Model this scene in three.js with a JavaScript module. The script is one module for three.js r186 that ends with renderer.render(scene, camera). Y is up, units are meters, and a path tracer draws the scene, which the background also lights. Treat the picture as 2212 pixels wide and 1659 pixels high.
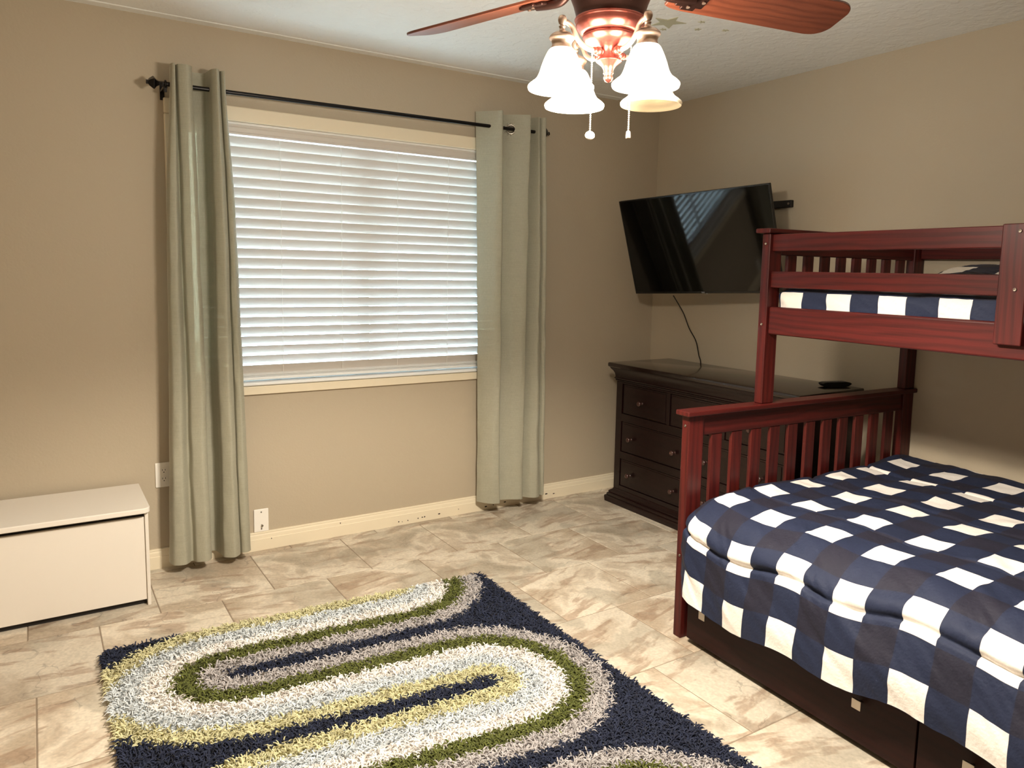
import * as THREE from 'three';
import { RoundedBoxGeometry } from 'three/addons/geometries/RoundedBoxGeometry.js';
import { mergeGeometries, toCreasedNormals } from 'three/addons/utils/BufferGeometryUtils.js';

// ---------------------------------------------------------------- camera, sky, exposure
const scene = new THREE.Scene();
const camera = new THREE.PerspectiveCamera(2 * Math.atan(829.5 / 1629.62) * 180 / Math.PI, 2212 / 1659, 0.05, 100);
camera.rotation.order = 'YXZ';
camera.position.set(-3.40124, 1.39242, 3.70506);
camera.rotation.set(-0.11451, -0.58193, 0.02035);
camera.setViewOffset(2212, 1659, -35.92, 58.54, 2212, 1659);
camera.updateProjectionMatrix();
const renderer = new THREE.WebGLRenderer({ antialias: true });
renderer.toneMapping = THREE.LinearToneMapping;
renderer.toneMappingExposure = 1.0;
renderer.shadowMap.enabled = true;
renderer.shadowMap.type = THREE.PCFSoftShadowMap;
scene.background = new THREE.Color().setRGB(13.5, 19.5, 25);      // bright even daylight outside the window
const GLASS_CANDELA = 1.85, BULB_CANDELA = 5.3, LAMP_COLOR = new THREE.Color().setRGB(1.0, 0.91, 0.77);

// ---------------------------------------------------------------- helpers
let seed = 12345;
const rnd = () => { seed = (seed + 0x6D2B79F5) | 0; let t = Math.imul(seed ^ (seed >>> 15), 1 | seed); t = (t + Math.imul(t ^ (t >>> 7), 61 | t)) ^ t; return ((t ^ (t >>> 14)) >>> 0) / 4294967296; };
const rr = (a, b) => a + (b - a) * rnd();
const clamp = (x, a = 0, b = 1) => Math.min(b, Math.max(a, x));
const smooth = (a, b, x) => { const t = clamp((x - a) / (b - a)); return t * t * (3 - 2 * t); };
const mix = (a, b, t) => a + (b - a) * t;
const hash = (x, y, s) => { let h = Math.imul(x, 374761393) ^ Math.imul(y, 668265263) ^ Math.imul(s, 1274126177); h = Math.imul(h ^ (h >>> 13), 1274126177); return ((h ^ (h >>> 16)) >>> 0) / 4294967296; };
// value noise, periodic with period p cells
function vnoise(x, y, p, s, py = p) {
  const xi = Math.floor(x), yi = Math.floor(y), fx = x - xi, fy = y - yi, u = fx * fx * (3 - 2 * fx), v = fy * fy * (3 - 2 * fy);
  const m = (a, q) => ((a % q) + q) % q, x0 = m(xi, p), x1 = m(xi + 1, p), y0 = m(yi, py), y1 = m(yi + 1, py);
  return mix(mix(hash(x0, y0, s), hash(x1, y0, s), u), mix(hash(x0, y1, s), hash(x1, y1, s), u), v);
}
function fbm(x, y, p, o, s, py = p) { let a = 0.5, r = 0, n = 0; for (let i = 0; i < o; i++) { r += a * vnoise(x, y, p, s + i * 17, py); n += a; a *= 0.5; x *= 2; y *= 2; p *= 2; py *= 2; } return r / n; }
const BIG = 4096;
const noise2 = (x, y, s = 1) => vnoise(x + 2000, y + 2000, BIG, s) - 0.5;
const toByte = (l) => { l = clamp(l); return 255 * (l <= 0.0031308 ? 12.92 * l : 1.055 * Math.pow(l, 1 / 2.4) - 0.055); };
function tex(w, h, fn, srgb = true) {          // fn(u, v) -> [r, g, b]; sRGB bytes for colour, plain numbers 0..1 for the rest
  const d = new Uint8Array(w * h * 4);
  for (let j = 0; j < h; j++) for (let i = 0; i < w; i++) {
    const c = fn(i / w, j / h), k = (j * w + i) * 4;
    if (srgb) { d[k] = c[0]; d[k + 1] = c[1]; d[k + 2] = c[2]; } else { d[k] = d[k + 1] = d[k + 2] = 255 * clamp(c); }
    d[k + 3] = 255;
  }
  const t = new THREE.DataTexture(d, w, h);
  t.magFilter = THREE.LinearFilter; t.minFilter = THREE.LinearMipmapLinearFilter; t.generateMipmaps = true;
  t.wrapS = t.wrapT = THREE.RepeatWrapping;
  if (srgb) t.colorSpace = THREE.SRGBColorSpace;
  t.needsUpdate = true;
  return t;
}
const rep = (t, x, y = x) => { const c = t.clone(); c.repeat.set(x, y); c.needsUpdate = true; return c; };
const M = (o) => new THREE.MeshPhysicalMaterial(o);
const col = (r, g, b) => new THREE.Color(`rgb(${r},${g},${b})`);

const counts = {};
function numbered(n) { const k = counts[n] = (counts[n] ?? -1) + 1; return k ? `${n}_${String(k).padStart(3, '0')}` : n; }
function shade(o) { o.castShadow = true; o.receiveShadow = true; return o; }
function thing(name, label, category, pos = [0, 0, 0], ry = 0, group) {
  const g = new THREE.Group(); g.name = numbered(name); g.position.set(...pos); g.rotation.y = ry;
  g.userData = { label, category }; if (group) g.userData.group = group;
  scene.add(g); return g;
}
function part(parent, name, geo, mat, label) {
  const m = shade(new THREE.Mesh(geo, mat)); m.name = name; if (label) m.userData.label = label;
  parent.add(m); return m;
}
function single(name, geo, mat, label, category, group) {
  const m = shade(new THREE.Mesh(geo, mat)); m.name = numbered(name); m.userData = { label, category }; if (group) m.userData.group = group;
  scene.add(m); return m;
}
function struct(name, geo, mat, label) {
  const m = shade(new THREE.Mesh(geo, mat)); m.name = name; m.userData = { kind: 'structure', label }; scene.add(m); return m;
}
// uv in metres by the way each face points; grain axis g ('x','y','z') runs along u
function uvm(geo, g = 'x', off = [0, 0]) {
  geo = geo.index ? geo.toNonIndexed() : geo;
  const p = geo.attributes.position, uv = new Float32Array(p.count * 2), ax = 'xyz'.indexOf(g);
  const a = new THREE.Vector3(), b = new THREE.Vector3(), c = new THREE.Vector3(), n = new THREE.Vector3();
  for (let i = 0; i < p.count; i += 3) {
    a.fromBufferAttribute(p, i); b.fromBufferAttribute(p, i + 1); c.fromBufferAttribute(p, i + 2);
    n.copy(b).sub(a).cross(c.clone().sub(a));
    const m = [Math.abs(n.x), Math.abs(n.y), Math.abs(n.z)], d = m.indexOf(Math.max(...m));
    let ua, va;
    if (d === ax) { ua = (ax + 1) % 3; va = (ax + 2) % 3; } else { ua = ax; va = 3 - ax - d; }
    [a, b, c].forEach((q, k) => { const e = q.toArray(); uv[(i + k) * 2] = e[ua] + off[0]; uv[(i + k) * 2 + 1] = e[va] + off[1]; });
  }
  geo.setAttribute('uv', new THREE.BufferAttribute(uv, 2));
  return geo;
}
// box by its two corners, edges rounded by r
function box(x0, x1, y0, y1, z0, z1, r = 0.002, g) {
  const w = Math.abs(x1 - x0), h = Math.abs(y1 - y0), d = Math.abs(z1 - z0);
  const rad = Math.min(r, w * 0.45, h * 0.45, d * 0.45);
  let geo = rad > 0 ? new RoundedBoxGeometry(w, h, d, 1, rad) : new THREE.BoxGeometry(w, h, d);
  geo.translate((x0 + x1) / 2, (y0 + y1) / 2, (z0 + z1) / 2);
  const ax = g ?? (w >= h && w >= d ? 'x' : h >= d ? 'y' : 'z');
  return uvm(geo, ax, [rr(0, 3), rr(0, 3)]);
}
const merge = (list) => mergeGeometries(list.map((g) => { g = g.index ? g.toNonIndexed() : g; for (const k of Object.keys(g.attributes)) if (!['position', 'normal', 'uv'].includes(k)) g.deleteAttribute(k); return g; }));
function lathe(pts, seg = 32) { return new THREE.LatheGeometry(pts.map(([r, y]) => new THREE.Vector2(Math.max(r, 0.00001), y)), seg); }
// lathe profile with smooth curve through points
function latheS(pts, seg = 40, n = 48) { const c = new THREE.SplineCurve(pts.map(([r, y]) => new THREE.Vector2(r, y))); return new THREE.LatheGeometry(c.getPoints(n).map((v) => new THREE.Vector2(Math.max(v.x, 0.00001), v.y)), seg); }
function tube(pts, r, seg = 40, rad = 8, closed = false) { return new THREE.TubeGeometry(new THREE.CatmullRomCurve3(pts.map((p) => new THREE.Vector3(...p)), closed, 'centripetal'), seg, r, rad, closed); }
function cyl(r0, r1, h, seg = 20) { return new THREE.CylinderGeometry(r1, r0, h, seg); }
// a profile [[a, y], ...] pushed out of a wall and run along x (a = z)
function runX(profile, x0, x1) {
  const s = new THREE.Shape(profile.map(([a, y]) => new THREE.Vector2(a, y)));
  const g = new THREE.ExtrudeGeometry(s, { depth: x1 - x0, bevelEnabled: false, steps: 1 });
  g.applyMatrix4(new THREE.Matrix4().set(0, 0, 1, x0, 0, 1, 0, 0, 1, 0, 0, 0, 0, 0, 0, 1));
  const q = g.index ? g.toNonIndexed() : g, p = q.attributes.position.array;            // mirrored: turn the faces round
  for (let i = 0; i < p.length; i += 9) for (let k = 0; k < 3; k++) { const t = p[i + 3 + k]; p[i + 3 + k] = p[i + 6 + k]; p[i + 6 + k] = t; }
  q.computeVertexNormals();
  return uvm(q, 'x');
}
// stacked rectangles: rings [[y, inset]], insets on x0, z0 and z1 sides (the x1 side lies at the wall)
function ringLoft(x0, x1, z0, z1, rings) {
  const v = []; const q = (a, b, c, d) => { v.push(...a, ...b, ...c, ...a, ...c, ...d); };
  const R = rings.map(([y, i]) => [[x0 + i, y, z0 + i], [x1, y, z0 + i], [x1, y, z1 - i], [x0 + i, y, z1 - i]]);
  for (let k = 0; k + 1 < R.length; k++) for (let s = 0; s < 4; s++) { const t = (s + 1) % 4; q(R[k][s], R[k + 1][s], R[k + 1][t], R[k][t]); }
  const T = R[R.length - 1], B = R[0]; q(T[0], T[3], T[2], T[1]); q(B[0], B[1], B[2], B[3]);
  const g = new THREE.BufferGeometry(); g.setAttribute('position', new THREE.Float32BufferAttribute(v, 3)); g.computeVertexNormals();
  return uvm(toCreasedNormals(g, 0.6), 'z');
}
// closed cloth: outer grid P[j][i] of Vector3 with uv UV[j][i], thickness t inwards
function shell(P, UV, t, skip) {
  const nj = P.length, ni = P[0].length, N = P.map((r) => r.map(() => new THREE.Vector3()));
  const e1 = new THREE.Vector3(), e2 = new THREE.Vector3();
  for (let j = 0; j < nj; j++) for (let i = 0; i < ni; i++) {
    e1.copy(P[j][Math.min(i + 1, ni - 1)]).sub(P[j][Math.max(i - 1, 0)]);
    e2.copy(P[Math.min(j + 1, nj - 1)][i]).sub(P[Math.max(j - 1, 0)][i]);
    N[j][i].crossVectors(e1, e2).normalize();
  }
  const pos = [], nor = [], uv = [], idx = [];
  for (const s of [0, 1]) for (let j = 0; j < nj; j++) for (let i = 0; i < ni; i++) {
    const p = P[j][i], n = N[j][i];
    pos.push(p.x - n.x * t * s, p.y - n.y * t * s, p.z - n.z * t * s);
    nor.push(...(s ? n.clone().negate() : n).toArray()); uv.push(UV[j][i][0], UV[j][i][1]);
  }
  const K = nj * ni, at = (j, i) => j * ni + i;
  for (let j = 0; j + 1 < nj; j++) for (let i = 0; i + 1 < ni; i++) {
    if (skip && skip(P[j][i], P[j + 1][i + 1])) continue;
    const a = at(j, i), b = at(j, i + 1), c = at(j + 1, i + 1), d = at(j + 1, i);
    idx.push(a, b, c, a, c, d, K + a, K + c, K + b, K + a, K + d, K + c);
  }
  const edge = (a, b) => idx.push(a, K + a, b, b, K + a, K + b);
  for (let i = 0; i + 1 < ni; i++) { edge(at(0, i), at(0, i + 1)); edge(at(nj - 1, i + 1), at(nj - 1, i)); }
  for (let j = 0; j + 1 < nj; j++) { edge(at(j + 1, 0), at(j, 0)); edge(at(j, ni - 1), at(j + 1, ni - 1)); }
  const g = new THREE.BufferGeometry();
  g.setAttribute('position', new THREE.Float32BufferAttribute(pos, 3)); g.setAttribute('normal', new THREE.Float32BufferAttribute(nor, 3)); g.setAttribute('uv', new THREE.Float32BufferAttribute(uv, 2));
  g.setIndex(idx); return g;
}

// ---------------------------------------------------------------- materials
const wallBump = tex(512, 512, (u, v) => 0.5 * fbm(u * 24, v * 24, 24, 3, 3) + 0.5 * fbm(u * 64, v * 64, 64, 2, 9), false);
const mWall = M({ color: col(180, 166, 144), roughness: 0.62, bumpMap: rep(wallBump, 2.2), bumpScale: 0.0006 });
const ceilBump = tex(1024, 1024, (u, v) => { const n = fbm(u * 40, v * 40, 40, 4, 21); return smooth(0.42, 0.62, n) * 0.75 + 0.25 * fbm(u * 120, v * 120, 120, 2, 5); }, false);
const mCeil = M({ color: col(238, 238, 235), roughness: 0.9, bumpMap: rep(ceilBump, 0.8), bumpScale: 0.0014 });
const mTrim = M({ color: col(231, 218, 192), roughness: 0.38 });
const mWindowWhite = M({ color: col(238, 238, 236), roughness: 0.4 });
const mGrout = M({ color: col(142, 126, 108), roughness: 0.95 });
const mBlack = M({ color: col(20, 18, 18), roughness: 0.5 });
const mDark = M({ color: col(30, 26, 24), roughness: 0.7 });
const mWhiteLam = M({ color: col(228, 220, 209), roughness: 0.42 });
const mSteel = M({ color: col(190, 182, 172), roughness: 0.3, metalness: 1 });
const mPlate = M({ color: col(240, 234, 224), roughness: 0.35 });

// red-brown stained pine: growth lines that wander along the board
function woodTex(w, h, c0, c1, s, lines, wave) {
  return tex(w, h, (u, v) => {
    const q = v * lines + wave * (fbm(u * 2, v * 3, 2, 3, s, 3) * 3 + 0.6 * fbm(u * 8, v * 8, 8, 2, s + 2)), ring = Math.pow(0.5 + 0.5 * Math.sin(q * 6.283), 2);
    const fib = fbm(u * 6, v * 160, 6, 2, s + 5, 160), blot = fbm(u * 3, v * 6, 3, 3, s + 9, 6);
    const k = clamp(0.34 * ring + 0.42 * fib + 0.4 * (blot - 0.5) + 0.12);
    return [mix(c1[0], c0[0], k), mix(c1[1], c0[1], k), mix(c1[2], c0[2], k)];
  });
}
const woodRed = woodTex(1024, 512, [44, 12, 11], [88, 26, 22], 41, 14, 0.9);
const mRed = M({ color: 0xffffff, map: rep(woodRed, 0.9, 2.6), roughness: 0.4, specularIntensity: 0.6 });
const woodEsp = woodTex(512, 512, [19, 7, 7], [31, 12, 11], 77, 12, 0.8);
const mEsp = M({ color: 0xffffff, map: rep(woodEsp, 0.9, 2.4), roughness: 0.28, specularIntensity: 0.8 });
const mEspTop = M({ color: 0xffffff, map: rep(woodEsp, 0.9, 2.4), roughness: 0.22, clearcoat: 0.7, clearcoatRoughness: 0.12 });
const woodDrw = woodTex(512, 512, [26, 9, 8], [39, 15, 12], 78, 12, 0.6);
const mDrawer = M({ color: 0xffffff, map: rep(woodDrw, 0.9, 2.4), roughness: 0.5, specularIntensity: 0.35 });
const woodFan = woodTex(1024, 256, [68, 32, 20], [108, 56, 36], 51, 7, 0.8);
const mBlade = M({ color: 0xffffff, map: rep(woodFan, 1.4, 5), roughness: 0.35, clearcoat: 0.3, clearcoatRoughness: 0.3 });
const mBronzeDark = M({ color: col(66, 44, 38), roughness: 0.34, metalness: 0.85 });
const mBronze = M({ color: col(164, 92, 80), roughness: 0.26, metalness: 0.95 });
const mBronzePale = M({ color: col(170, 146, 128), roughness: 0.3, metalness: 0.8 });

// ---------------------------------------------------------------- room shell
const RX0 = -4.48, RZ1 = 4.51, RH = 2.44;
const WX0 = -2.825, WX1 = -1.055, WY0 = 0.82, WY1 = 2.038;                     // window opening
const slab = (x0, x1, y0, y1, z0, z1) => box(x0, x1, y0, y1, z0, z1, 0, 'x');
struct('wall_back', merge([slab(RX0 - 0.15, WX0, 0, RH, -0.15, 0), slab(WX1, 0.15, 0, RH, -0.15, 0), slab(WX0, WX1, 0, WY0, -0.15, 0), slab(WX0, WX1, WY1, RH, -0.15, 0)]), mWall, 'tan painted wall around the window');
struct('wall_right', slab(0, 0.15, 0, RH, 0, RZ1), mWall, 'tan painted wall behind the television and bunk bed');
struct('wall_left', slab(RX0 - 0.15, RX0, 0, RH, 0, RZ1), mWall, 'tan painted wall beyond the white chest');
struct('wall_front', slab(RX0 - 0.15, 0.15, 0, RH, RZ1, RZ1 + 0.15), mWall, 'tan painted wall opposite the window');
struct('ceiling', slab(RX0 - 0.15, 0.15, RH, RH + 0.15, -0.15, RZ1 + 0.15), mCeil, 'off-white knockdown textured ceiling');
struct('trim_1', runX([[0, 2.4365], [0.055, 2.4365], [0.058, 2.4385], [0.058, 2.4405], [0, 2.4405]], -4.4, -0.35), mCeil, 'flat taped joint strip where the ceiling meets the window wall');
const baseProfile = [[0, 0], [0.015, 0], [0.015, 0.056], [0.0125, 0.058], [0.0115, 0.074], [0.009, 0.082], [0.0105, 0.085], [0.0095, 0.0895], [0.006, 0.091], [0, 0.091]];
const bbBack = struct('baseboard_back', runX(baseProfile, RX0, -0.001), mTrim, 'cream moulded baseboard under the window');
const bbR = struct('baseboard_right', (() => { const g = runX(baseProfile, 0.016, RZ1); g.rotateY(-Math.PI / 2); return g; })(), mTrim, 'cream moulded baseboard behind the dresser and bed');
const bbL = struct('baseboard_left', (() => { const g = runX(baseProfile, -RZ1, -0.016); g.rotateY(Math.PI / 2); g.translate(RX0, 0, 0); return g; })(), mTrim, 'cream moulded baseboard of the left wall');
const bbF = struct('baseboard_front', (() => { const g = runX(baseProfile, 0, -RX0); g.rotateY(Math.PI); g.translate(0, 0, RZ1); return g; })(), mTrim, 'cream moulded baseboard of the wall opposite the window');
// chipped paint low on the baseboard
const mChip = M({ color: col(38, 28, 22), roughness: 0.9 });
for (const [x, y, w] of [[-1.795, 0.021, 0.008], [-1.775, 0.018, 0.004], [-1.742, 0.02, 0.007], [-1.681, 0.021, 0.008], [-1.655, 0.023, 0.012], [-1.642, 0.024, 0.01], [-1.552, 0.026, 0.02], [-1.43, 0.033, 0.004], [-1.25, 0.02, 0.018], [-1.2, 0.022, 0.01], [-1.12, 0.027, 0.02], [-1.02, 0.028, 0.008], [-0.872, 0.033, 0.014], [-0.824, 0.032, 0.02], [-0.768, 0.026, 0.016], [-2.47, 0.052, 0.005], [-2.12, 0.068, 0.006], [-3.02, 0.035, 0.005]]) {
  const c = new THREE.Shape(), n = 9;
  for (let k = 0; k < n; k++) { const a = k / n * 6.283, r = 0.6 + 0.5 * rnd(), px = Math.cos(a) * w * 0.5 * r, py = Math.sin(a) * 0.004 * r; k ? c.lineTo(px, py) : c.moveTo(px, py); }
  const g = new THREE.ExtrudeGeometry(c, { depth: 0.0006, bevelEnabled: false }); g.translate(x, y, y > 0.06 ? 0.0121 : 0.0149);
  part(bbBack, 'paint_chip', g, mChip, 'dark chip in the cream paint');
}

// stone-look floor tiles, each its own slab, half-bond rows parallel to the window wall
const L = 0.4458, W0 = 0.0574;
const tileTex = [0, 1, 2, 3, 4, 5].map((k) => tex(640, 640, (u, v) => {
  const s = 100 + k * 31, wx = fbm(u * 2 + 7, v * 2, 64, 4, s) - 0.5, wy = fbm(u * 2, v * 2 + 9, 64, 4, s + 3) - 0.5;
  const cloud = fbm(u * 3 + wx * 2.2 + 5, v * 3 + wy * 2.2 + 5, 128, 5, s + 7), streak = fbm((u * 1.2 + v * 0.25) * 3 + wx + 11, (v * 5 - u * 1.4) * 3 + wy * 2 + 20, 256, 4, s + 11);
  const gray = smooth(0.52, 0.68, fbm(u * 2.4 + wx + 15, v * 2.4 + wy + 4, 64, 4, s + 19)), grit = fbm(u * 60 + 3, v * 60 + 3, 512, 2, s + 23);
  const edgeN = Math.abs(fbm(u * 2.6 + wx * 1.6 + 30, v * 2.6 + wy * 1.6 + 8, 64, 5, s + 29) - 0.5), vein = smooth(0.012, 0.0, edgeN) * smooth(0.45, 0.6, fbm(u * 2 + 40, v * 2, 64, 2, s + 31));
  let c = [mix(184, 222, smooth(0.3, 0.6, cloud)), mix(167, 210, smooth(0.3, 0.6, cloud)), mix(146, 191, smooth(0.3, 0.6, cloud))];
  const rust = smooth(0.56, 0.74, streak) * 0.42; c = [mix(c[0], 140, rust), mix(c[1], 110, rust), mix(c[2], 88, rust)];
  const gk = gray * 0.42; c = [mix(c[0], 158, gk), mix(c[1], 150, gk), mix(c[2], 134, gk)];
  const tone = [0.97, 0.93, 0.99, 0.95, 0.9, 0.98][k], g = tone * (0.93 + 0.14 * grit) * (1 - 0.16 * vein);
  return [clamp(c[0] * g, 0, 255), clamp(c[1] * g, 0, 255), clamp(c[2] * g, 0, 255)];
}));
const tileBump = tex(512, 512, (u, v) => 0.6 * fbm(u * 8, v * 8, 8, 5, 61) + 0.4 * fbm(u * 50, v * 50, 50, 2, 63), false);
const mTiles = tileTex.map((t) => M({ color: 0xffffff, map: t, roughness: 0.32, bumpMap: tileBump, bumpScale: 0.0008, specularIntensity: 0.6 }));
const floor = struct('floor', slab(RX0 - 0.15, 0.15, -0.16, -0.0022, -0.15, RZ1 + 0.15), mGrout, 'beige and grey stone-look floor tiles with thin grout joints');
function tileGeo(x0, x1, z0, z1, flip) {
  const c = 0.0022, yb = -0.01, v = [], uv = [];
  const ring = (i, y) => [[x0 + i, y, z0 + i], [x1 - i, y, z0 + i], [x1 - i, y, z1 - i], [x0 + i, y, z1 - i]], A = ring(0, yb), B = ring(0, -0.0014), C = ring(c, 0);
  const q = (a, b, d, e) => v.push(...a, ...b, ...d, ...a, ...d, ...e);
  for (let s = 0; s < 4; s++) { const t = (s + 1) % 4; q(A[s], B[s], B[t], A[t]); q(B[s], C[s], C[t], B[t]); }
  q(C[0], C[3], C[2], C[1]);
  for (let i = 0; i < v.length; i += 3) { let a = (v[i] - x0) / L, b = (v[i + 2] - z0) / L; if (flip & 1) a = 1 - a; if (flip & 2) b = 1 - b; uv.push(a * 0.98 + 0.01, b * 0.98 + 0.01); }
  const g = new THREE.BufferGeometry(); g.setAttribute('position', new THREE.Float32BufferAttribute(v, 3)); g.setAttribute('uv', new THREE.Float32BufferAttribute(uv, 2)); g.computeVertexNormals(); return g;
}
const rowX = [-0.60, -0.801, -1.017, -1.222, -1.4145, -1.617];
for (let r = 0; r < 12; r++) {
  const z0 = r ? W0 + (r - 1) * L : -0.39, z1 = W0 + r * L, xo = rowX[r] ?? -1.617 - 0.205 * (r - 5);
  let k0 = Math.floor((RX0 - xo) / L);
  for (let k = k0; xo + k * L < 0; k++) {
    const a = Math.max(RX0, xo + k * L + 0.002), b = Math.min(0, xo + (k + 1) * L - 0.002), c = Math.max(0, z0 + 0.002), d = Math.min(RZ1, z1 - 0.002);
    if (b - a < 0.01 || d - c < 0.01) continue;
    const h = hash(r, k + 50, 7);
    part(floor, 'tile', tileGeo(a, b, c, d, Math.floor(h * 997) % 4), mTiles[Math.floor(h * 6)]);
  }
}

// ---------------------------------------------------------------- window
const win = new THREE.Group(); win.name = 'window_1'; win.userData = { kind: 'structure', label: 'wide window with cream casing behind white blinds' }; scene.add(win);
const CAS = 0.066;
part(win, 'casing', box(WX0 - CAS, WX1 + CAS, WY1, WY1 + CAS, 0, 0.019, 0.006), mTrim);
part(win, 'casing', box(WX0 - CAS, WX0, WY0 - 0.044, WY1, 0, 0.018, 0.006), mTrim);
part(win, 'casing', box(WX1, WX1 + CAS, WY0 - 0.044, WY1, 0, 0.018, 0.006), mTrim);
part(win, 'apron', box(WX0, WX1, WY0 - 0.046, WY0 - 0.006, 0, 0.017, 0.003), mTrim);
part(win, 'sill', box(WX0, WX1, WY0 - 0.004, WY0 + 0.012, -0.145, 0.014, 0.006), mWindowWhite);
part(win, 'jamb', box(WX0, WX0 + 0.01, WY0 + 0.012, WY1, -0.149, -0.001, 0.001), mWindowWhite);
part(win, 'jamb', box(WX1 - 0.01, WX1, WY0 + 0.012, WY1, -0.149, -0.001, 0.001), mWindowWhite);
part(win, 'jamb', box(WX0 + 0.01, WX1 - 0.01, WY1 - 0.01, WY1, -0.149, -0.001, 0.001), mWindowWhite);
const FX0 = WX0 + 0.01, FX1 = WX1 - 0.01, FY0 = WY0 + 0.012, FY1 = WY1 - 0.01, FM = (FX0 + FX1) / 2;
for (const g of [box(FX0, FX0 + 0.04, FY0, FY1, -0.135, -0.1), box(FX1 - 0.04, FX1, FY0, FY1, -0.135, -0.1), box(FX0 + 0.04, FX1 - 0.04, FY0, FY0 + 0.04, -0.135, -0.1), box(FX0 + 0.04, FX1 - 0.04, FY1 - 0.04, FY1, -0.135, -0.1), box(FM - 0.025, FM + 0.025, FY0 + 0.04, FY1 - 0.04, -0.135, -0.1)]) part(win, 'frame', g, mWindowWhite);
const mGlass = M({ color: 0xffffff, roughness: 0.02, transmission: 1, thickness: 0, ior: 1.5 });
part(win, 'pane', box(FX0 + 0.04, FM - 0.025, FY0 + 0.04, FY1 - 0.04, -0.12, -0.116, 0), mGlass);
part(win, 'pane', box(FM + 0.025, FX1 - 0.04, FY0 + 0.04, FY1 - 0.04, -0.12, -0.116, 0), mGlass);
struct('outside_ground', slab(-12, 9, -0.5, -0.3, -14, -0.16), M({ color: col(176, 176, 168), roughness: 0.95 }), 'pale ground outside the window');

struct('outside_eave', slab(-7, 3, 2.44, 2.56, -2.6, -0.155), M({ color: col(200, 196, 188), roughness: 0.9 }), 'patio roof outside above the window');

// blinds
const blind = thing('window_blind', 'white horizontal slat blind closed over the window', 'blind', [0, 0, 0]);
const mSlat = M({ color: col(204, 197, 189), roughness: 0.42 });
const mCord = M({ color: col(246, 244, 238), roughness: 0.8 });
const BX0 = WX0 + 0.075, BX1 = WX1 - 0.02, BZ = -0.042;
part(blind, 'headrail', box(BX0, BX1, 1.985, 2.022, -0.072, -0.024, 0.002), mSlat);
part(blind, 'valance', runX([[-0.02, 1.984], [-0.008, 1.984], [-0.007, 1.992], [-0.01, 1.996], [-0.009, 2.014], [-0.006, 2.02], [-0.006, 2.031], [-0.02, 2.031]], BX0 - 0.006, BX1 + 0.006), mSlat);
function slatGeo() {
  const n = 8, hw = 0.025, th = 0.0028, pts = [];
  for (let i = 0; i <= n; i++) { const a = -1 + 2 * i / n; pts.push([a * hw, 0.0022 * (1 - a * a)]); }
  for (let i = n; i >= 0; i--) { const a = -1 + 2 * i / n; pts.push([a * (hw - 0.0006), 0.0022 * (1 - a * a) - th]); }
  return runX(pts, BX0, BX1);
}
const PITCH = 0.0464, NS = 24;
const sg = slatGeo(), topSlat = 1.957;
for (let k = 0; k < NS; k++) {
  const s = part(blind, 'slat', sg, mSlat), tilt = (67 - 5 * smooth(0.2, 1, k / NS)) * Math.PI / 180;      // the slack lower slats hang a little more open
  s.position.set(0, topSlat - k * PITCH, BZ); s.rotation.x = -tilt + 0.025 * (hash(k, 1, 3) - 0.5); s.rotation.z = 0.0012 * (hash(k, 2, 3) - 0.5);
}
for (let k = 0; k < 2; k++) { const s = part(blind, 'slat', sg, mWindowWhite); s.position.set(0, 0.868 - k * 0.006, BZ + 0.001 * k); s.rotation.x = 0.12; }
part(blind, 'bottom_rail', box(BX0, BX1, 0.839, 0.855, BZ - 0.024, BZ + 0.024, 0.005), mWindowWhite);
for (const x of [-2.686, -2.386, -2.086, -1.784, -1.489, -1.19]) {
  const pts = [[x - 0.006, 1.985, BZ + 0.022]];
  for (let k = 0; k < NS; k++) { const y = topSlat - k * PITCH; pts.push([x + 0.003 * (hash(k, 5, 9) - 0.5), y + 0.012, BZ + 0.013], [x, y - 0.022, BZ + 0.0175]); }
  pts.push([x + 0.008, 0.866, BZ + 0.029], [x, 0.848, BZ + 0.0255]);
  part(blind, 'ladder_cord', tube(pts, 0.0009, 120, 5), mCord);
}

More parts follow.
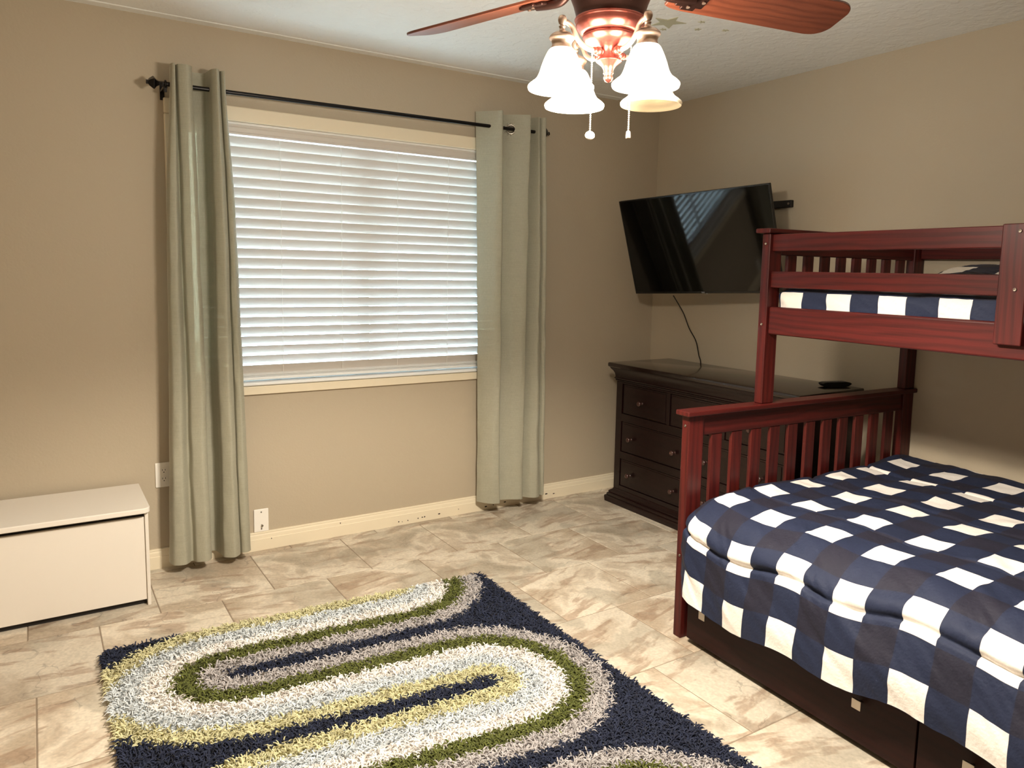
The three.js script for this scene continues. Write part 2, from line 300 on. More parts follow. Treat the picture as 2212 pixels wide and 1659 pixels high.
// ---------------------------------------------------------------- curtains and rod
const rodY = (x) => 2.150 + (x + 1.94) * 0.0085;
const rod = thing('curtain_rod', 'thin black metal curtain rod above the window with square cone finials', 'curtain rod', [-1.945, 2.15, 0.1]);
const mRod = M({ color: col(28, 25, 25), roughness: 0.28, metalness: 0.6 });
const rg = (g, x, y, z) => { g.translate(x + 1.945, y - 2.15, z - 0.1); return g; };
{
  const L0 = -2.9, L1 = -0.988, a = Math.atan(0.0085);
  const g = cyl(0.0095, 0.0095, L1 - L0, 20); g.rotateZ(Math.PI / 2 + a); part(rod, 'pole', rg(g, (L0 + L1) / 2, rodY((L0 + L1) / 2), 0.1), mRod);
  const fin = () => { const f = lathe([[0, 0], [0.012, 0], [0.012, 0.008], [0.009, 0.012], [0.01, 0.016], [0.016, 0.026], [0.03, 0.036], [0.03, 0.039], [0.017, 0.054], [0.01, 0.058], [0.011, 0.066], [0, 0.066]], 4).toNonIndexed(); f.rotateY(0.35); f.computeVertexNormals(); return f; };
  const f0 = fin(); f0.rotateZ(Math.PI / 2); part(rod, 'finial', rg(f0, L0, rodY(L0), 0.1), mRod);
  const f1 = fin(); f1.rotateZ(-Math.PI / 2); part(rod, 'finial', rg(f1, L1, rodY(L1), 0.1), mRod);
  for (const x of [-2.893, -1.0]) {
    const y = rodY(x);
    const cup = new THREE.TorusGeometry(0.0125, 0.0045, 8, 20); cup.rotateY(Math.PI / 2);
    part(rod, 'bracket', rg(merge([uvm(cup), box(-0.008, 0.008, -0.018, -0.008, -0.094, 0.004, 0.002), box(-0.009, 0.009, -0.05, 0.03, -0.1, -0.096, 0.001), box(-0.006, 0.006, -0.034, -0.01, -0.004, 0.004, 0.002)]), x, y, 0.1), mRod);
  }
}
const clothBump = tex(512, 512, (u, v) => 0.5 * fbm(u * 10, v * 170, 10, 2, 71, 170) + 0.5 * fbm(u * 170, v * 60, 170, 2, 73, 60), false);
const clothTex = tex(512, 512, (u, v) => { const k = 0.94 + 0.12 * (0.5 * fbm(u * 8, v * 130, 8, 2, 81, 130) + 0.5 * fbm(u * 130, v * 30, 130, 2, 83, 30)); return [188 * k, 184 * k, 163 * k]; });
const mCurtain = M({ color: 0xffffff, map: rep(clothTex, 4), bumpMap: rep(clothBump, 4), bumpScale: 0.0004, roughness: 0.62, sheen: 0.5, sheenRoughness: 0.4, sheenColor: col(200, 196, 180), transmission: 0.34, thickness: 0, side: THREE.DoubleSide });
const mGrommet = M({ color: col(176, 168, 156), roughness: 0.25, metalness: 1 });
// plan points [x at top, z at top, x at hem, z at hem]
function curtain(label, pts, yTop, yHem, hemSeam, holes) {
  const g = thing('curtain', label, 'curtain', [pts[0][0], 0, 0.1]);
  const ct = new THREE.CatmullRomCurve3(pts.map((p) => new THREE.Vector3(p[0], 0, p[1])), false, 'catmullrom', 0.4), cb = new THREE.CatmullRomCurve3(pts.map((p) => new THREE.Vector3(p[2], 0, p[3])), false, 'catmullrom', 0.4);
  const ni = 170, P = [], UV = [], ys = [];
  for (let y = yTop; y > yTop - 0.17; y -= 0.006) ys.push(y);
  for (let y = ys[ys.length - 1] - 0.02; y > yHem + 0.012; y -= 0.02) ys.push(y);
  ys.push(yHem + 0.006, yHem);
  const seams = [yTop - 0.145, yHem + hemSeam];
  for (const y of ys) {
    const t = clamp((yTop - y) / (yTop - yHem)), row = [], uvr = [];
    const tt = 0.25 * smooth(0.02, 0.25, t) + 0.75 * t, gather = Math.exp(-((t - 0.55) ** 2) / 0.02) * 0.0;
    for (let i = 0; i <= ni; i++) {
      const s = i / ni, a = ct.getPoint(s), b = cb.getPoint(s);
      let x = mix(a.x, b.x, tt), z = mix(a.z, b.z, tt);
      const wr = smooth(0.06, 0.3, t);
      z += wr * (0.006 * noise2(s * 9 + pts.length, y * 2.6, 5) + 0.004 * noise2(s * 30, y * 12 + s * 6, 6)); x += wr * (0.009 * noise2(s * 5, y * 2.1 + 9, 7) + 0.003 * noise2(s * 20, y * 11, 8)) + gather;
      let pinch = 0; for (const q of seams) pinch += Math.exp(-((y - q) ** 2) / (2 * 0.0035 ** 2));
      z -= 0.0022 * pinch * (1 + 0.6 * noise2(s * 90, 3, 9));
      z = Math.max(z, 0.024);
      const yy = y + (y === yHem || y === yHem + 0.006 ? 0.012 * noise2(s * 8, 1, 11) : 0) + (t < 0.01 ? 0.004 * noise2(s * 14, 5, 12) : 0);
      row.push(new THREE.Vector3(x - pts[0][0], yy, z - 0.1)); uvr.push([s * 1.0, y]);
    }
    P.push(row); UV.push(uvr);
  }
  P.reverse(); UV.reverse();
  const hv = holes.map((h) => new THREE.Vector3(h[0] - pts[0][0], h[1], h[2] - 0.1));
  part(g, 'cloth', shell(P, UV, 0.003, hv.length ? (a, b) => hv.some((h) => h.distanceTo(a) < 0.0255 && h.distanceTo(b) < 0.0255) : null), mCurtain);
  for (const h of holes) {
    const r = [uvm(new THREE.TorusGeometry(0.0235, 0.0045, 8, 32))];
    for (let k = 0; k < 12; k++) { const a = k / 12 * 6.283, b = new THREE.SphereGeometry(0.0036, 8, 6); b.scale(1, 1.5, 0.7); b.rotateZ(a - Math.PI / 2); b.translate(Math.cos(a) * 0.0315, Math.sin(a) * 0.0315, 0.001); r.push(uvm(b)); }
    const m = part(g, 'grommet', merge(r), mGrommet, 'silver ring with beaded edge'); m.position.set(h[0] - pts[0][0], h[1], h[2] - 0.1); m.rotation.y = h[3];
  }
  return g;
}
curtain('sage-grey curtain panel hanging beside the wall outlet, daylight glowing through its folds', [
  [-2.868, 0.05, -2.93, 0.05], [-2.875, 0.12, -2.938, 0.10], [-2.872, 0.146, -2.925, 0.145], [-2.861, 0.152, -2.885, 0.155], [-2.857, 0.122, -2.856, 0.12], [-2.853, 0.122, -2.846, 0.12], [-2.848, 0.148, -2.834, 0.15], [-2.815, 0.165, -2.795, 0.165], [-2.793, 0.138, -2.77, 0.14], [-2.79, 0.08, -2.772, 0.08], [-2.78, 0.034, -2.764, 0.04],
  [-2.73, 0.034, -2.735, 0.04], [-2.722, 0.075, -2.722, 0.09], [-2.716, 0.135, -2.715, 0.14], [-2.698, 0.165, -2.675, 0.165], [-2.684, 0.14, -2.648, 0.14], [-2.68, 0.118, -2.643, 0.118], [-2.676, 0.138, -2.637, 0.138], [-2.666, 0.146, -2.615, 0.148], [-2.658, 0.12, -2.592, 0.12], [-2.664, 0.06, -2.6, 0.06]], 2.222, 0.05, 0.1, []);
curtain('sage-grey curtain panel at the dresser end of the window with a ringed grommet showing', [
  [-1.365, 0.045, -1.335, 0.06], [-1.34, 0.07, -1.322, 0.09], [-1.285, 0.135, -1.285, 0.135], [-1.262, 0.15, -1.245, 0.148], [-1.248, 0.135, -1.232, 0.13], [-1.243, 0.08, -1.228, 0.1], [-1.232, 0.05, -1.215, 0.09], [-1.205, 0.066, -1.17, 0.115], [-1.175, 0.092, -1.14, 0.135], [-1.13, 0.128, -1.105, 0.148], [-1.085, 0.152, -1.085, 0.145], [-1.075, 0.14, -1.075, 0.125], [-1.072, 0.08, -1.07, 0.09], [-1.055, 0.05, -1.055, 0.09],
  [-1.03, 0.08, -1.025, 0.13], [-1.012, 0.13, -0.99, 0.15], [-1.004, 0.125, -0.962, 0.142], [-0.998, 0.11, -0.955, 0.122], [-0.99, 0.132, -0.945, 0.138], [-0.972, 0.142, -0.93, 0.14], [-0.962, 0.11, -0.918, 0.11], [-0.968, 0.05, -0.925, 0.06]], 2.235, 0.075, 0.115, [[-1.172, 2.155, 0.0945, -0.52]]);

// ---------------------------------------------------------------- wall plates
{
  const o = thing('wall_outlet', 'white duplex outlet plate on the wall beside the sage curtain', 'outlet', [-2.94, 0.434, 0]);
  part(o, 'plate', box(-0.035, 0.035, -0.057, 0.057, 0, 0.006, 0.003), mPlate);
  for (const y of [0.0195, -0.0195]) {
    const f = cyl(0.0165, 0.0165, 0.004, 28); f.rotateX(Math.PI / 2); f.scale(1, 0.86, 1); f.translate(0, y, 0.0065);
    const r = part(o, 'receptacle', f, mPlate);
    for (const s of [-1, 1]) part(r, 'slot', box(s * 0.006 - 0.001, s * 0.006 + 0.001, y + 0.0005, y + 0.008, 0.008, 0.0089, 0), mDark);
    const h = cyl(0.0024, 0.0024, 0.001, 10); h.rotateX(Math.PI / 2); h.translate(0, y - 0.0065, 0.0085); part(r, 'slot', h, mDark);
  }
  const s = cyl(0.003, 0.003, 0.002, 12); s.rotateX(Math.PI / 2); s.translate(0, 0, 0.0066); part(o, 'screw', s, mPlate);
  const c = thing('cable_plate', 'white coaxial cable wall plate just above the baseboard', 'wall plate', [-2.5155, 0.1485, 0]);
  part(c, 'plate', box(-0.035, 0.035, -0.057, 0.057, 0.001, 0.008, 0.003), mPlate);
  for (const y of [0.042, -0.042]) { const k = cyl(0.0034, 0.0034, 0.002, 12); k.rotateX(Math.PI / 2); k.translate(0, y, 0.0086); part(c, 'screw', k, M({ color: col(120, 112, 104), roughness: 0.4, metalness: 0.8 })); }
  const j = cyl(0.0048, 0.0048, 0.014, 6); j.rotateX(Math.PI / 2); j.translate(0.002, -0.024, 0.014); part(c, 'connector', j, M({ color: col(140, 130, 116), roughness: 0.3, metalness: 1 }));
}

// ---------------------------------------------------------------- white toy chest
{
  const t = thing('toy_chest', 'white lidded toy chest with a dark finger gap under the lid', 'chest', [-3.5, 0, 0.23]);
  const ox = 3.5, oz = -0.23, T = (g) => { g.translate(ox, 0, oz); return g; };
  const xL = -3.96, xR = -3.047;
  part(t, 'side_panel', T(box(xR - 0.018, xR - 0.005, 0, 0.393, 0.05, 0.402, 0.002)), mWhiteLam);
  part(t, 'side_panel', T(box(xL + 0.005, xL + 0.018, 0, 0.393, 0.05, 0.402, 0.002)), mWhiteLam);
  part(t, 'front_panel', T(box(xL + 0.018, xR - 0.0185, 0.024, 0.371, 0.378, 0.394, 0.002)), mWhiteLam);
  part(t, 'gap_strip', T(box(xL + 0.019, xR - 0.0195, 0.34, 0.393, 0.362, 0.374, 0.001)), mDark, 'dark strip behind the finger gap');
  part(t, 'toe_strip', T(box(xL + 0.019, xR - 0.0195, 0.0, 0.04, 0.362, 0.374, 0.001)), mDark, 'dark recessed strip at the floor');
  part(t, 'back_panel', T(box(xL + 0.018, xR - 0.0185, 0.02, 0.393, 0.052, 0.064, 0.001)), mWhiteLam);
  part(t, 'bottom_panel', T(box(xL + 0.018, xR - 0.0185, 0.042, 0.056, 0.064, 0.36, 0.001)), mWhiteLam);
  const s = new THREE.Shape(), a = xL, b = xR + 0.002, c = 0.03, d = 0.430, r = 0.035;
  s.moveTo(a, c); s.lineTo(b, c); s.lineTo(b, d - r); s.quadraticCurveTo(b, d, b - r, d); s.lineTo(a + r, d); s.quadraticCurveTo(a, d, a, d - r); s.lineTo(a, c);
  const g = new THREE.ExtrudeGeometry(s, { depth: 0.014, bevelEnabled: true, bevelThickness: 0.004, bevelSize: 0.004, bevelOffset: -0.004, bevelSegments: 3, curveSegments: 10 });
  g.rotateX(Math.PI / 2); g.translate(0, 0.412, 0); part(t, 'lid', T(uvm(g)), mWhiteLam);
}

// ---------------------------------------------------------------- dresser
const dresser = thing('dresser', 'dark espresso wooden dresser with seven drawers and round knobs below the television', 'dresser', [-0.265, 0, 0.885]);
{
  const T = (g) => { g.translate(0.265, 0, -0.885); return g; };
  part(dresser, 'top', T(uvm(ringLoft(-0.525, -0.032, 0.205, 1.565, [[0.826, 0.006], [0.83, 0.001], [0.836, 0], [0.846, 0], [0.851, 0.002], [0.853, 0.006]]), 'z')), mEspTop);
  part(dresser, 'cornice', T(ringLoft(-0.525, -0.032, 0.205, 1.565, [[0.742, 0.041], [0.745, 0.036], [0.75, 0.033], [0.754, 0.036], [0.756, 0.03], [0.763, 0.028], [0.768, 0.033], [0.775, 0.033], [0.79, 0.03], [0.805, 0.022], [0.816, 0.012], [0.826, 0.008]])), mEsp);
  part(dresser, 'body', T(box(-0.470, -0.032, 0.07, 0.742, 0.248, 1.522, 0.001)), mEsp);
  part(dresser, 'plinth', T(ringLoft(-0.527, -0.032, 0.208, 1.562, [[0, 0.003], [0.03, 0], [0.037, 0.003], [0.04, 0.01], [0.052, 0.012], [0.056, 0.02], [0.06, 0.018], [0.066, 0.02], [0.072, 0.026], [0.078, 0.036], [0.086, 0.04]])), mEsp);
  const fx0 = -0.486, fx1 = -0.4705, Z = [0.246, 1.524];
  const rows = [[0.553, 0.731, [[0.303, 0.68], [0.704, 1.081], [1.105, 1.482]]], [0.322, 0.504, [[0.298, 0.874], [0.898, 1.474]]], [0.112, 0.276, [[0.298, 0.874], [0.898, 1.474]]]];
  const frame = (y0, y1, z0, z1, g) => part(dresser, 'face_frame', T(box(fx0, fx1, y0, y1, z0, z1, 0.0015, g)), mEsp);
  frame(0.086, 0.742, Z[0], 0.297, 'y'); frame(0.086, 0.742, 1.484, Z[1], 'y');
  frame(0.732, 0.742, 0.297, 1.484, 'z'); frame(0.505, 0.552, 0.297, 1.484, 'z'); frame(0.277, 0.321, 0.297, 1.484, 'z'); frame(0.086, 0.111, 0.297, 1.484, 'z');
  for (const [y0, y1, ds] of rows) {
    for (let k = 0; k + 1 < ds.length; k++) frame(y0 - 0.001, y1 + 0.001, ds[k][1] + 0.001, ds[k + 1][0] - 0.001, 'y');
    for (const [z0, z1] of ds) {
      const d = part(dresser, 'drawer', T(merge([box(-0.4805, -0.4706, y0 + 0.002, y1 - 0.002, z0 + 0.003, z1 - 0.003, 0.0015, 'z'), box(-0.4835, -0.4806, y0 + 0.012, y1 - 0.012, z0 + 0.014, z1 - 0.014, 0.0025, 'z')])), mEsp);
      const ks = ds.length === 3 ? [(z0 + z1) / 2 - 0.02] : [z0 + 0.09, z1 - 0.122];
      for (const z of ks) { const kn = latheS([[0.0085, 0], [0.005, 0.006], [0.006, 0.014], [0.0135, 0.02], [0.0145, 0.026], [0.009, 0.031], [0, 0.032]], 20, 30); kn.rotateZ(Math.PI / 2); kn.translate(-0.4836, (y0 + y1) / 2 - 0.004, z); part(d, 'knob', T(kn), M({ color: col(60, 34, 30), roughness: 0.22, clearcoat: 0.6, clearcoatRoughness: 0.1 })); }
    }
  }
}
// remote on the dresser
{
  const t = thing('remote_control', 'black remote control lying on the dresser top', 'remote', [-0.125, 0.853, 1.468], -0.3);
  const s = new THREE.Shape(); s.moveTo(-0.08, 0.016); s.quadraticCurveTo(-0.07, 0.004, -0.05, 0); s.lineTo(0.05, 0); s.quadraticCurveTo(0.07, 0.004, 0.08, 0.014); s.quadraticCurveTo(0.07, 0.022, 0.04, 0.022); s.lineTo(-0.06, 0.022); s.quadraticCurveTo(-0.076, 0.021, -0.08, 0.016);
  const g = new THREE.ExtrudeGeometry(s, { depth: 0.036, bevelEnabled: true, bevelThickness: 0.003, bevelSize: 0.002, bevelSegments: 2, curveSegments: 8 }); g.translate(0, 0.0022, -0.018);
  part(t, 'body', uvm(g), mBlack);
  const mBtn = M({ color: col(96, 92, 90), roughness: 0.5 });
  for (let i = 0; i < 7; i++) for (let j = 0; j < 3; j++) part(t, 'button', box(-0.05 + i * 0.015, -0.042 + i * 0.015, 0.0255, 0.0272, -0.014 + j * 0.011, -0.007 + j * 0.011, 0.0006), mBtn);
}

// ---------------------------------------------------------------- television on its wall mount
{
  const tv = thing('television', 'black flat screen television tilted down on a wall mount', 'television', [-0.356, 1.552, 0.716]);
  tv.rotation.order = 'YXZ'; tv.rotation.set(0.289, -1.406, 0.041);
  const w = 0.485, h = 0.28;
  part(tv, 'back_shell', merge([box(-w, w, -h, h, -0.018, -0.004, 0.004), box(-0.36, 0.36, -0.25, 0.12, -0.055, -0.018, 0.01)]), mBlack);
  for (const g of [box(-w, w, h - 0.007, h, -0.004, 0.003, 0.0015), box(-w, w, -h, -h + 0.012, -0.004, 0.003, 0.0015), box(-w, -w + 0.007, -h + 0.012, h - 0.007, -0.004, 0.003, 0.0015), box(w - 0.007, w, -h + 0.012, h - 0.007, -0.004, 0.003, 0.0015)]) part(tv, 'bezel', g, M({ color: col(16, 16, 17), roughness: 0.25 }));
  part(tv, 'screen', box(-w + 0.007, w - 0.007, -h + 0.012, h - 0.007, -0.004, 0.0012, 0), M({ color: col(6, 6, 6), roughness: 0.05, specularIntensity: 0.8 }), 'glossy black switched-off screen');
  const b = new THREE.Shape([[-0.012, 0.004], [0.012, 0.004], [0.009, -0.004], [-0.008, -0.004]].map((p) => new THREE.Vector2(...p)));
  const bg = new THREE.ExtrudeGeometry(b, { depth: 0.001, bevelEnabled: false }); bg.translate(0, -h + 0.006, 0.003); part(tv, 'badge', bg, M({ color: col(120, 120, 124), roughness: 0.4, metalness: 0.5 }), 'small grey maker badge');
  part(tv, 'status_light', box(0.016, 0.024, -h - 0.004, -h, -0.004, 0, 0.001), M({ color: col(220, 220, 215), roughness: 0.3 }));
  const mt = thing('television_mount', 'black steel bracket fixing the television to the wall', 'wall mount', [0, 1.68, 0.85]);
  const T = (g) => { g.translate(0, -1.68, -0.85); return g; };
  part(mt, 'wall_rail', T(box(-0.022, -0.0005, 1.752, 1.79, 0.6, 1.066, 0.003)), mBlack); part(mt, 'wall_rail', T(box(-0.022, -0.0005, 1.56, 1.598, 0.6, 1.066, 0.003)), mBlack);
  part(mt, 'wall_plate', T(box(-0.02, -0.0005, 1.598, 1.752, 0.78, 0.88, 0.002)), mBlack);
  const bolt = cyl(0.006, 0.006, 0.004, 12); bolt.rotateZ(Math.PI / 2); bolt.translate(-0.0235, 1.771, 1.05); part(mt, 'bolt', T(bolt), mSteel);
  const arm = (a, c, r) => { const A = new THREE.Vector3(...a), B = new THREE.Vector3(...c), d = B.clone().sub(A), g = new THREE.BoxGeometry(d.length(), 0.05, 0.018); g.applyQuaternion(new THREE.Quaternion().setFromUnitVectors(new THREE.Vector3(1, 0, 0), d.normalize())); g.translate(...A.add(B).multiplyScalar(0.5).toArray()); return uvm(g); };
  part(mt, 'arm', T(arm([-0.02, 1.64, 0.83], [-0.15, 1.62, 0.93])), mBlack); part(mt, 'arm', T(arm([-0.15, 1.60, 0.93], [-0.285, 1.575, 0.715])), mBlack);
  single('power_cord', tube([[-0.275, 1.262, 0.476], [-0.255, 1.235, 0.48], [-0.2, 1.16, 0.488], [-0.15, 1.07, 0.49], [-0.085, 0.99, 0.487], [-0.045, 0.9, 0.478], [-0.02, 0.862, 0.47], [-0.014, 0.8, 0.466]], 0.0032, 60, 8), mBlack, 'thin black cord hanging from the television to behind the dresser', 'cord');
}

// ---------------------------------------------------------------- bunk bed
const BED = [-1.385, 0, 1.735], BROT = -0.045;
const bed = thing('bunk_bed', 'mahogany-stained wooden twin over full bunk bed with slatted ends', 'bunk bed', BED, BROT);
const mBolt = M({ color: col(150, 140, 128), roughness: 0.35, metalness: 1 });
{
  const B = (n, x0, x1, y0, y1, z0, z1, r = 0.004) => part(bed, n, box(x0, x1, y0, y1, z0, z1, r), mRed);
  const boltAt = (p, x, y, z) => { const g = lathe([[0, 0], [0.0055, 0], [0.005, 0.003], [0.003, 0.004], [0.0028, 0.002], [0, 0.002]], 16); g.rotateZ(Math.PI / 2); g.translate(x, y, z); part(p, 'bolt', g, mBolt, 'small steel bolt head'); };
  for (const end of [0, 1]) {
    const w = end ? 2.08 : 0, a = w - 0.04, b = w;
    const p1 = B('post', 0, 0.075, 0, 0.866, a, b), p2 = B('post', 1.31, 1.383, 0, 0.866, a, b);
    B('end_cap', -0.02, 1.384, 0.866, 0.885, w - 0.055, w + 0.017);
    B('end_rail', 0.075, 1.31, 0.785, 0.866, w - 0.031, w - 0.008); B('end_rail', 0.075, 1.31, 0.2, 0.29, w - 0.031, w - 0.008);
    const gap = (1.235 - 11 * 0.055) / 12;
    for (let k = 0; k < 11; k++) { const x = 0.075 + gap + k * (0.055 + gap); B('slat', x, x + 0.055, 0.29, 0.785, w - 0.027, w - 0.011, 0.002); }
    const q1 = B('upper_post', 0.375, 0.443, 0.885, 1.553, a, b); B('upper_post', 1.31, 1.383, 0.885, 1.553, a, b);
    B('end_cap', 0.352, 1.384, 1.553, 1.571, w - 0.055, w + 0.017);
    B('end_rail', 0.443, 1.31, 1.47, 1.553, w - 0.031, w - 0.008); B('end_rail', 0.443, 1.31, 1.16, 1.24, w - 0.031, w - 0.008);
    const gap2 = (0.867 - 8 * 0.05) / 9;
    for (let k = 0; k < 8; k++) { const x = 0.443 + gap2 + k * (0.05 + gap2); B('slat', x, x + 0.05, 1.24, 1.47, w - 0.027, w - 0.011, 0.002); }
    if (!end) { boltAt(q1, 0.375, 1.513, -0.02); boltAt(q1, 0.375, 1.2, -0.02); boltAt(p1, 0, 0.827, -0.02); boltAt(p1, 0, 0.325, -0.02); }
  }
  // upper bunk: long rails, guard rails and the stile that ends them
  B('side_rail', 0.385, 0.41, 1.162, 1.27, 0.0005, 2.0395, 0.008); B('side_rail', 1.352, 1.376, 1.162, 1.27, 0.0005, 2.0395);
  B('guard_rail', 0.387, 0.41, 1.484, 1.549, 0.0005, 0.945); B('guard_rail', 0.387, 0.41, 1.344, 1.407, 0.0005, 0.945);
  B('guard_rail', 1.352, 1.376, 1.476, 1.541, 0.0005, 2.0395);
  const st = B('guard_stile', 0.361, 0.3868, 1.205, 1.552, 0.862, 0.94); boltAt(st, 0.361, 1.53, 0.912); boltAt(st, 0.361, 1.365, 0.912);
  for (let k = 0; k < 10; k++) B('bed_slat', 0.41, 1.352, 1.172, 1.19, 0.12 + k * 0.195, 0.19 + k * 0.195, 0.001);
  // lower bed: side rails and slats
  B('side_rail', 0.012, 0.037, 0.27, 0.39, 0.0005, 2.0395); B('side_rail', 1.346, 1.371, 0.27, 0.39, 0.0005, 2.0395);
  for (let k = 0; k < 10; k++) B('bed_slat', 0.037, 1.346, 0.3, 0.318, 0.12 + k * 0.195, 0.19 + k * 0.195, 0.001);
}
// under-bed drawers
for (const [z0, z1, ks, lab] of [[0.035, 0.945, [0.135, 0.775], 'dark brown under-bed drawer next to the bed foot post, square metal knobs'], [0.951, 1.99, [1.1, 1.84], 'dark brown under-bed drawer at the head half of the bunk bed']]) {
  const t = thing('underbed_drawer', lab, 'drawer', BED, BROT, 'drawers under the bunk bed');
  part(t, 'drawer_front', box(0.0, 0.018, 0.022, 0.255, z0, z1, 0.002), mDrawer);
  part(t, 'drawer_box', merge([box(0.0185, 0.7, 0.03, 0.042, z0 + 0.02, z1 - 0.02, 0), box(0.0185, 0.7, 0.042, 0.2, z0 + 0.02, z0 + 0.032, 0), box(0.0185, 0.7, 0.042, 0.2, z1 - 0.032, z1 - 0.02, 0), box(0.69, 0.7, 0.042, 0.2, z0 + 0.032, z1 - 0.032, 0)]), mDrawer);
  for (const z of ks) { const k = part(t, 'knob', box(-0.026, -0.02, 0.137, 0.167, z - 0.015, z + 0.015, 0.0015), mSteel, 'square brushed metal knob'); const s = cyl(0.005, 0.005, 0.021, 10); s.rotateZ(Math.PI / 2); s.translate(-0.0103, 0.152, z); part(k, 'stem', s, mSteel); }
  for (const z of [z0 + 0.06, z1 - 0.06]) for (const x of [0.06, 0.64]) { const c = cyl(0.015, 0.015, 0.014, 16); c.rotateX(Math.PI / 2); c.translate(x, 0.015, z); part(t, 'caster', c, mBlack); }
}
// mattresses
const mMatt = M({ color: col(214, 208, 198), roughness: 0.85 });
{
  const a = single('mattress', box(0.045, 1.338, 0.319, 0.515, 0.03, 2.0, 0.03), mMatt, 'thick full-size mattress under the checked comforter of the lower bunk', 'mattress'); a.position.set(...BED); a.rotation.y = BROT;
  const b = single('mattress', box(0.445, 1.32, 1.191, 1.312, 0.04, 1.99, 0.03), mMatt, 'thin mattress under the checked comforter of the upper bunk', 'mattress'); b.position.set(...BED); b.rotation.y = BROT;
}
// buffalo check comforters
const SQ = 0.105;
const checkTex = tex(512, 512, (u, v) => {
  const a = u < 0.5, b = v < 0.5, thr = 0.94 + 0.12 * (0.5 * hash(Math.floor(u * 512) >> 1, Math.floor(v * 512), 3) + 0.5 * hash(Math.floor(u * 512), Math.floor(v * 512) >> 1, 4));
  const e = 0.004, n = 0.0;
  const du = Math.min(Math.abs(u - 0.5), u, 1 - u), dv = Math.min(Math.abs(v - 0.5), v, 1 - v);
  let c = a && b ? [240, 233, 226] : !a && !b ? [31, 30, 44] : [30, 37, 60];
  if (a && b && Math.min(du, dv) < e) c = [60, 58, 70];
  return [clamp(c[0] * thr + n, 0, 255), clamp(c[1] * thr, 0, 255), clamp(c[2] * thr, 0, 255)];
});
const puck = tex(512, 512, (u, v) => 0.6 * fbm(u * 14, v * 14, 14, 4, 91) + 0.4 * fbm(u * 60, v * 60, 60, 2, 93), false);
const mCheck = M({ color: 0xffffff, map: rep(checkTex, 1 / (2 * SQ)), bumpMap: rep(puck, 3), bumpScale: 0.0015, roughness: 0.72, sheen: 0.12, sheenRoughness: 0.5, sheenColor: col(120, 124, 140), specularIntensity: 0.6 });
function comforter(label, section, w0, w1, v0, wOff, disp, n, uvJit) {
  const g = thing('comforter', label, 'comforter', BED, BROT);
  const nw = Math.round((w1 - w0) / n), P = [], UV = [];
  for (let j = 0; j <= nw; j++) {
    const w = mix(w0, w1, j / nw), c = new THREE.CatmullRomCurve3(section(w).map((p) => new THREE.Vector3(p[0], p[1], 0)), false, 'catmullrom', 0.5);
    const len = c.getLength(), ns = 300, pts = c.getSpacedPoints(ns), row = [], uvr = [];
    for (let i = 0; i <= ns; i++) {
      const s = i / ns * len, p = pts[i], q0 = pts[Math.max(0, i - 1)], q1 = pts[Math.min(ns, i + 1)];
      const tx = q1.x - q0.x, ty = q1.y - q0.y, tl = Math.hypot(tx, ty), nx = -ty / tl, ny = tx / tl, [d, dw] = disp(s, w, p);
      row.push(new THREE.Vector3(p.x + nx * d, p.y + ny * d, w + dw));
      const [ju, jv] = uvJit(s, w);
      uvr.push([w - wOff + ju, s + v0 + jv]);
    }
    P.push(row); UV.push(uvr);
  }
  // grid: rows run along the bed, columns across it; turn so that the outer side faces out
  const PT = P[0].map((_, i) => P.map((r) => r[i])), UT = UV[0].map((_, i) => UV.map((r) => r[i]));
  part(g, 'cover', shell(PT, UT, 0.012), mCheck);
  return g;
}
const gauss = (x, s) => Math.exp(-x * x / (2 * s * s));
const hemY = (w) => 0.172 + 0.058 * smooth(0.05, 1.2, w) + 0.009 * Math.sin(w * 14.5 + 0.6) + 0.012 * noise2(w * 9, 2, 15) + 0.035 * smooth(0.1, 0.0, w);
